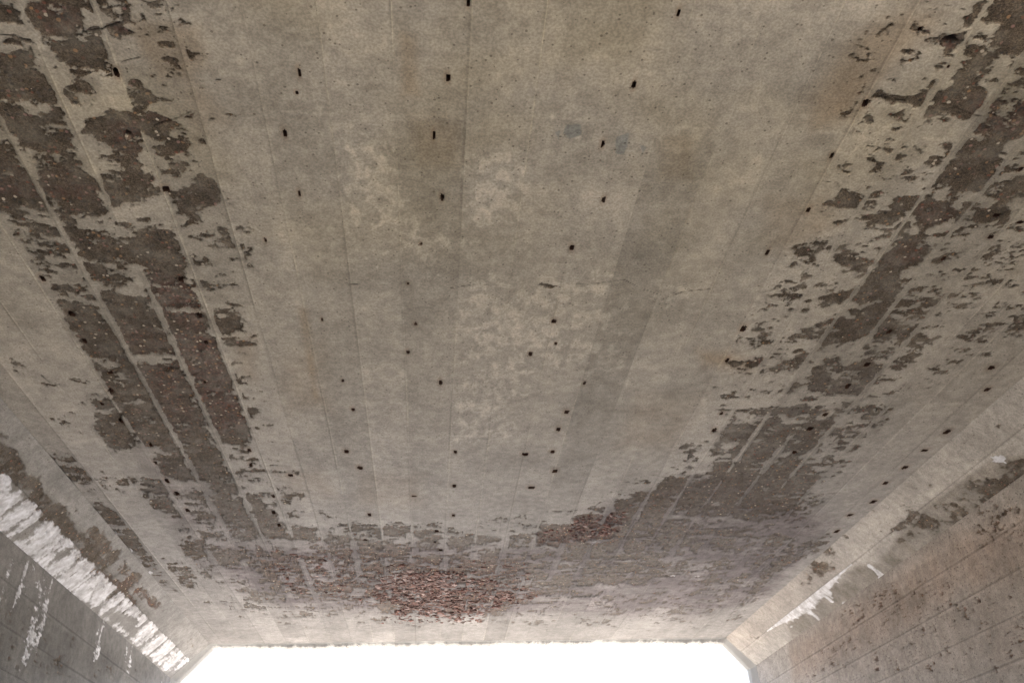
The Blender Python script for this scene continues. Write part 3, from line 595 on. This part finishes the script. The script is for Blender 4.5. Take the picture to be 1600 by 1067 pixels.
# ------------------------------------------------------------------ broken stones standing in the spalls
def stones(parent, surf, regs, count, rmin, rmax, pal, name, seed):
    rs = np.random.RandomState(seed); V_, F_, Cc = [], [], []
    t = (1 + 5 ** .5) / 2
    base = np.array([(-1, t, 0), (1, t, 0), (-1, -t, 0), (1, -t, 0), (0, -1, t), (0, 1, t), (0, -1, -t), (0, 1, -t), (t, 0, -1), (t, 0, 1), (-t, 0, -1), (-t, 0, 1)]) / 1.9
    bf = [(0, 11, 5), (0, 5, 1), (0, 1, 7), (0, 7, 10), (0, 10, 11), (1, 5, 9), (5, 11, 4), (11, 10, 2), (10, 7, 6), (7, 1, 8), (3, 9, 4), (3, 4, 2), (3, 2, 6), (3, 6, 8), (3, 8, 9), (4, 9, 5), (2, 4, 11), (6, 2, 10), (8, 6, 7), (9, 8, 1)]
    made = 0
    while made < count:
        reg, L, wgt = regs[rs.randint(len(regs))]
        if rs.rand() > wgt: continue
        P = pts(reg, L); Q = [surf.at(*p) for p in P]
        x = rs.uniform(min(q[0] for q in Q), max(q[0] for q in Q)); y = rs.uniform(min(q[1] for q in Q), max(q[1] for q in Q))
        if poly_sd(Q, np.array([x]), np.array([y]))[0] < -.01: continue
        if fbm(np.array([x * 6]), np.array([y * 5]), 200, 3)[0] < -.06 and rs.rand() < .8: continue
        r = rmin + (rmax - rmin) * rs.rand() ** 2.2
        B = base * (1 + .28 * rs.randn(12, 1)) * np.array([r * rs.uniform(1, 1.9), r * rs.uniform(.8, 1.5), r * rs.uniform(.45, .8)])
        an = rs.uniform(-.5, .5); ca, sa = math.cos(an), math.sin(an); B = np.stack([B[:, 0] * ca - B[:, 1] * sa, B[:, 0] * sa + B[:, 1] * ca, B[:, 2]], 1)
        B = B + np.array([x, y, Zs + .012 - rs.uniform(0, .010)])
        k = len(V_); V_ += list(B); F_ += [(a + k, b + k, c + k) for a, b, c in bf]
        c = np.array(pal[rs.randint(len(pal))]) * rs.uniform(.75, 1.25); Cc += [c] * 12; made += 1
    o = mesh_obj(name, V_, F_, M_STONE, parent)
    at = o.data.attributes.new('tint', 'FLOAT_COLOR', 'POINT')
    at.data.foreach_set('color', np.concatenate([np.array(Cc), np.ones((len(Cc), 1))], 1).ravel().astype(np.float32))
    o['kind'] = 'stuff'; return o
PAL = [(.16, .075, .062), (.22, .12, .105), (.10, .045, .036), (.34, .25, .235), (.14, .08, .068), (.08, .04, .034), (.20, .10, .08), (.15, .085, .075), (.12, .07, .06)]
stones(sof, SOF, [('Z', [180,590, 280,560, 500,555, 800,610, 960,665, 800,700, 560,700, 160,680], 1), ('Z', [200,570, 500,560, 520,700, 250,700], 1), ('Z', [300,700, 680,700, 650,785, 200,790], .5),
                  ('Z', [0,530, 860,500, 900,720, 0,700], .3), ('D', [1100,640, 1600,640, 1600,950, 1200,900], .15)], 4800, .004, .017, PAL, 'exposed_stone', 5)
stones(sof, SOF, [('Z', [920,370, 1240,270, 1400,230, 1250,400, 900,440], 1), ('H', [0,280, 200,250, 300,240, 250,380, 0,420], 1)], 380, .004, .013, PAL, 'exposed_stone', 6)

# ------------------------------------------------------------------ haunches
def side_sheet(name, surf, width, marks, base_tint, mat, seed, vlen=None, rows_n=1100, du=.006, jn=(), drips=()):
    us = np.unique(np.concatenate([np.arange(0, min(width, 1.35), du), np.arange(1.35, width, .06) if width > 1.35 else [], [width]]))
    vs = rows(surf, 0, n=rows_n); U, V = np.meshgrid(us, vs)
    F = {k: Field(surf, us, vs) for k in ('loss', 'lime', 'agg', 'brn', 'pal', 'dark', 'drip')}
    for k, reg, L, v, s in marks:
        if k == 'limeline': F['drip'].line(reg, L, v, s); continue
        if k == 'cutlime': F['lime'].add(reg, L, v, s, 'cut')
        else: F[k].add(reg, L, v, s)
    G = {k: f.full() for k, f in F.items()}
    back = smooth(3.5, 1.5, V) * .3 if False else 0
    n1 = fbm(U * 9, V * 9, seed, 6, .6); n2 = fbm(U * 60, V * 45, seed + 7, 3, .6)
    if mat is M_WALL: n2 = fbm(U * 36, V * 40, seed + 8, 5, .78) * 2.6 + .02; n1 = n1 * .32
    streak = fbm(U * 1.6, V * 16, seed + 9, 5, .6)                      # runs down the face
    loss = G['loss'] * .96 + n1 * 1.5 + n2 * .6
    lime = G['lime'] - .17 + (streak * 2.1 + n2 * .8 + n1 * .5) * (G['lime'] > .01)
    if surf is HL: lime = np.where(U > width / 2 - .002 + .006 * n2, lime, np.minimum(lime, .25))
    if surf is HR:
        v0, v1 = HR.at(1199, 986)[1], HR.at(1337, 884)[1]; v0, v1 = min(v0, v1), max(v0, v1); s_ = (V - v0) / (v1 - v0)
        env = np.clip(smooth(0, .55, s_) * smooth(1.02, .5, s_), 0, 1) * 1.0
        dl_ = width / 2 * (.06 + env * (.50 + 5.5 * np.clip(fbm(V * 26, V * 0 + U * .5, 77, 5, .8) - .02, 0, 1))) * (s_ > 0) * (s_ < 1)
        dd = (U - width / 2) / np.maximum(dl_, 1e-4)
        lime = np.maximum(lime * (lime > .7), np.where((U > width / 2 - .003) & (dl_ > 0), smooth(1.15, .6, dd) * .72 + .25 * streak + n2 * .3, 0))
    lime = np.maximum(lime, G['drip'] * .8 + (n1 * .5 + streak * .5 + n2 * .5) * (G['drip'] > .05))
    tn = 1 + .34 * fbm(U * 3, V * 3, seed + 1, 5) + .22 * streak + .20 * fbm(U * 16, V * 16, seed + 2, 5, .6) * (2 if mat is M_WALL else 1)
    T = np.repeat(tn[..., None], 3, 2) * np.array(base_tint)
    T = T * (1 - smooth(2.8, 6.5, V)[..., None] * np.array([.09, .065, .0]))  # cool light towards the portal painted in, as on the soffit
    ir = np.clip(1 + 1.4 * n1 + .8 * streak, 0, 2)
    for k, c in (('brn', (.92, .78, .70)), ('dark', (.62, .60, .57)), ('pal', (1.28, 1.28, 1.27))):
        f = np.clip(G[k] * ir, 0, 1.2)[..., None]; T = T * (1 - f * (1 - np.array(c)))
    rid = np.zeros(U.shape)
    for j in jn:
        d = np.abs(U - j + .004 * fbm(V * 1.5, V * 0 + j, 3, 2)); rid = np.maximum(rid, (1 - smooth(.002, .007, d)) * (.6 + .4 * vnoise(V * 3, V * 0 + j, 4)))
    T *= (1 - .40 * rid)[..., None]
    for (j, d0) in [(j, .012) for j in jn]:
        T *= (1 + .12 * (1 - smooth(.004, .012, np.abs(U - j - .011))))[..., None]
    lm = smooth(.45, .56, loss)
    depth = lm * (.004 + .004 * np.clip(n1 + .5, 0, 1) + .004 * n2) + .003 * rid + .0016 * fbm(U * 20, V * 14, seed + 4, 4) + .006 * fbm(U * 1.2, V * .7, seed + 5, 2) * np.clip(U / .05, 0, 1)
    depth -= .004 * smooth(.4, .7, lime)
    depth *= np.clip(np.minimum(U, 99) / .012, 0, 1)
    return grid_obj(name, surf, us, vs, depth, {'loss': loss, 'tint': T, 'lime': lime, 'agg': G['agg'] + 0 * U}, mat, UP, flip=(surf in (HR, WR)))
wl, wr = dl * 2 ** .5, dr * 2 ** .5
hl_o = side_sheet('haunch', HL, wl, [
    ('loss', 'P', [-160,560, 3,690, 30,712, 70,765, 130,830, 190,905, 215,945, 190,960, 130,890, 60,815, 3,760, -160,620], .66, 7), ('dark', 'P', [-160,560, 3,690, 30,712, 70,765, 130,830, 190,905, 240,965, 210,970, 130,890, 60,815, 3,760, -160,620], .75, 7), ('loss', 'P', [0,650, 0,690, 40,710, 20,670], .2, 6),
    ('loss', 'K', [350,250, 480,380, 600,500, 700,640, 780,740, 720,740, 600,640, 440,460], .62, 6), ('agg', 'K', [560,540, 780,740, 700,760, 500,560], .9, 8),
    ('pal', 'K', [0,-110, 120,60, 330,240, 300,250, 100,120, 0,0], .7, 8), ('pal', 'K', [640,600, 700,620, 760,700, 680,680], .7, 6), ('pal', 'K', [770,760, 1000,900, 860,940, 740,820], .6, 12),
    ('lime', 'P', [3,735, 70,800, 150,885, 220,950, 300,1028, 262,1054, 202,1001, 152,960, 81,906, 40,868, 0,840], .92, 5), ('lime', 'P', [-160,590, 3,735, 3,850, -160,740], .9, 5),
    ('cutlime', 'K', [460,740, 520,720, 640,780, 620,850, 560,800], .8, 4), ('cutlime', 'K', [90,400, 130,350, 170,370, 120,420], .55, 5), ('cutlime', 'K', [240,450, 300,420, 340,460, 260,500], .5, 5),
    ('lime', 'K', [390,500, 520,540, 560,600, 480,570], .5, 6), ('cutlime', 'K', [380,690, 460,720, 440,760, 390,720], .7, 4)], (.70, .725, .76), M_SOF, 300, jn=(wl / 2,))
hr_o = side_sheet('haunch', HR, wr, [
    ('dark', 'P', [1600,680, 1545,720, 1441,793, 1372,880, 1337,884, 1230,975, 1240,1000, 1375,915, 1482,838, 1600,745], .9, 5),
    ('loss', 'P', [1600,690, 1545,725, 1441,800, 1400,850, 1482,830, 1560,780, 1600,740], .45, 6), ('loss', 'P', [1385,835, 1420,805, 1440,795, 1420,825], .6, 4),
    ('pal', 'P', [1600,590, 1320,835, 1340,880, 1441,785, 1600,670], .45, 8), ('pal', 'P', [1127,1003, 1160,980, 1200,1000, 1180,1035], .4, 8),
    ('loss', 'R', [650,420, 780,380, 800,460, 680,560, 560,640, 560,560], .4, 6), ('brn', 'R', [100,860, 600,500, 760,500, 420,820, 330,960], .18, 15),
    ('lime', 'P', [1356,881, 1362,881, 1384,899, 1387,911, 1374,902], 1.35, 5), ('limeline', 'P', [1262,944, 1280,962, 1293,972, 1293,986], 1.3, 3.2), ('limeline', 'P', [1230,967, 1238,978], 1.2, 2), ('limeline', 'P', [1284,925, 1300,940], 1.2, 2.2), ('limeline', 'P', [1304,926, 1318,938, 1328,951], 1.3, 2.4), ('limeline', 'P', [1358,883, 1372,895, 1384,908], 1.3, 2.8), ('limeline', 'P', [1244,958, 1256,968, 1262,976], 1.2, 1.8), ('limeline', 'P', [1322,905, 1330,914], 1.2, 1.8), ('lime', 'P', [1545,710, 1572,710, 1574,724, 1550,724], 1.3, 4),
    ('lime', 'P', [1400,833, 1420,838, 1440,855, 1462,858, 1440,862, 1420,848], .45, 3), ('lime', 'P', [1340,868, 1368,853, 1372,858, 1345,875], .4, 3),
    ('pal', 'R', [1220,370, 1440,230, 1600,120, 1600,160, 1400,270, 1240,400], .8, 5), ('pal', 'R', [1180,440, 1300,380, 1220,460, 1100,500], .6, 6)],
    (.97, .97, .97), M_SOF, 340, jn=(wr / 2,))
wallH = Zs - dl
wl_o = side_sheet('wall', WL, Zs - dl + .3, [
    ('loss', 'P', [0,845, 240,1060, 0,1067], .25, 10), ('dark', 'P', [0,842, 260,1048, 260,1067, 0,1067], .8, 12), ('dark', 'K', [0,640, 100,720, 130,900, 0,820], .6, 12), ('dark', 'K', [230,700, 300,640, 440,760, 430,960, 250,850], .45, 12),
    ('lime', 'P', [52,885, 82,905, 74,960, 58,1010, 45,1045, 30,1035, 42,980, 55,930], .62, 7), ('lime', 'K', [0,440, 130,510, 120,640, 40,740, 0,700], .45, 8), ('lime', 'K', [455,770, 480,790, 460,940, 425,950], .36, 3.5),
    ('lime', 'K', [590,880, 608,890, 600,1000, 570,1067, 560,1067], .5, 3), ('lime', 'K', [760,1000, 775,1010, 760,1067, 745,1067], .5, 3), ('lime', 'K', [300,640, 340,680, 350,760, 320,820], .3, 6),
    ('pal', 'K', [600,880, 770,1020, 760,1067, 560,1067], .35, 15)], (.60, .62, .645), M_WALL, 380,
    jn=(.2, .4, .6, .8, 1.0))
wr_o = side_sheet('wall', WR, Zs - dr + .3, [
    ('brn', 'P', [1600,745, 1482,838, 1375,916, 1285,974, 1230,1010, 1240,1067, 1400,1000, 1500,930, 1600,880], .6, 14), ('brn', 'P', [1400,900, 1600,800, 1600,1067, 1300,1067, 1240,1067, 1300,990], .3, 25),
    ('loss', 'P', [1520,790, 1600,750, 1600,860, 1530,850], .32, 14), ('loss', 'P', [1380,930, 1600,860, 1600,1067, 1240,1067, 1300,1000], .20, 14), ('loss', 'P', [1290,960, 1400,900, 1420,930, 1330,990], .33, 10), ('loss', 'P', [1410,920, 1470,900, 1440,960, 1400,960], .3, 10),
    ('agg', 'P', [1230,1010, 1600,745, 1600,1067, 1200,1067], .8, 12), ('dark', 'P', [1400,920, 1460,905, 1440,960, 1390,970], .5, 8), ('pal', 'P', [1370,905, 1500,835, 1600,760, 1600,765, 1500,850, 1400,905], .5, 3), ('pal', 'P', [1188,1040, 1240,1010, 1260,1067, 1190,1067], .35, 12)],
    (.93, .90, .87), M_WALL, 420, jn=(.2, .4, .6, .8, 1.0))

hl_o['label'] = 'left sloping haunch crusted with white lime streaks'; hr_o['label'] = 'right sloping haunch, pale above, with one white lime drip'
wl_o['label'] = 'dark grey left wall with white runs'; wr_o['label'] = 'pinkish brown pitted right wall'
# ------------------------------------------------------------------ the rim of the portal: a short lip that closes the opening a little
def rim():
    prof = [(xl - dl, -.3), (xl - dl, Zs - dl), (xl, Zs), (xr, Zs), (xr + dr, Zs - dr), (xr + dr, -.3)]
    inn = .06; t8 = math.tan(math.radians(22.5))
    ip = [(xl - dl + inn, -.3), (xl - dl + inn, Zs - dl - inn * t8), (xl + inn * t8, Zs - .022), (xr - inn * t8, Zs - .022), (xr + dr - inn, Zs - dr - inn * t8), (xr + dr - inn, -.3)]
    V_, F_ = [], []; rows_ = []
    def sample(P, n):
        out = []
        for k in range(5):
            a, b = np.array(P[k]), np.array(P[k + 1]); m = n[k]
            for i in range(m + (k == 4)): out.append(a + (b - a) * i / m)
        return np.array(out)
    n = [60, 14, 420, 14, 60]; o_, i_ = sample(prof, n), sample(ip, n); N = len(o_)
    s = np.arange(N)
    top = ((s >= 74) & (s <= 494)).astype(float)
    wob = fbm(o_[:, 0] * 3, o_[:, 1] * 3, 5, 5, .6) * .05 + fbm(o_[:, 0] * 22, o_[:, 1] * 3, 6, 4, .7) * .045 * top
    for k, (f, y) in enumerate(((-.1, -.01), (.3, .008), (.75, .02), (1., .03), (1., .12))):
        P = o_ + (i_ - o_) * f; yk = [0, .012, .03, .05, 0][k]
        for j in range(N):
            w_ = wob[j] * (f if f > 0 else 0); V_.append((P[j, 0], YP + y + (0 if top[j] else yk), P[j, 1] + w_ * (1 if top[j] else .25)))
    out = np.array([(xl - dl - .35, -.3), (xl - dl - .35, 4.0), (xl - .1, 4.25), (xr + .1, 4.25), (xr + dr + .35, 4.0), (xr + dr + .35, -.3)]); oo = sample([tuple(p) for p in out], n)
    for j in range(N): V_.append((oo[j, 0], YP + .12, oo[j, 1]))
    for k in range(5):
        for j in range(N - 1): F_.append((k * N + j, k * N + j + 1, (k + 1) * N + j + 1, (k + 1) * N + j))
    return mesh_obj('portal_rim', V_, F_, M_RIM, UP)
rim()
# body behind the faces: roof slab and wall backs
def box(V_, F_, x0, x1, y0, y1, z0, z1):
    k = len(V_); V_ += [(x, y, z) for z in (z0, z1) for y in (y0, y1) for x in (x0, x1)]
    F_ += [tuple(k + i for i in f) for f in ((0, 2, 3, 1), (4, 5, 7, 6), (0, 1, 5, 4), (2, 6, 7, 3), (0, 4, 6, 2), (1, 3, 7, 5))]
V_, F_ = [], []; box(V_, F_, xl - dl - .4, xr + dr + .4, Y0 - .02, YP + .11, Zs + .12, Zs + .6)
mesh_obj('deck_slab', V_, F_, M_BODY, UP)
V_, F_ = [], []; box(V_, F_, xl - dl - .4, xl - dl - .03, Y0 - .02, YP + .11, -.3, Zs + .118); 
mesh_obj('wall_backing', V_, F_, M_BODY, UP)
V_, F_ = [], []; box(V_, F_, xr + dr + .03, xr + dr + .4, Y0 - .02, YP + .11, -.3, Zs + .118)
mesh_obj('wall_backing', V_, F_, M_BODY, UP)

# ------------------------------------------------------------------ ground
gx = np.concatenate([np.linspace(-900, -20, 12), np.linspace(-16, 16, 33), np.linspace(20, 900, 12)]); G_, F_ = [], []
for y in gx:
    for x in gx:
        h = 0.05 * math.sin(x * .7 + 1) * math.cos(y * .5) if abs(x) < 18 and abs(y) < 18 else 0
        G_.append((x, y, h * .4))
n = len(gx)
for j in range(n - 1):
    for i in range(n - 1): F_.append((j * n + i, j * n + i + 1, (j + 1) * n + i + 1, (j + 1) * n + i))
g = mesh_obj('ground', G_, F_, M_DIRT, None, True); g['kind'] = 'structure'
print("done")
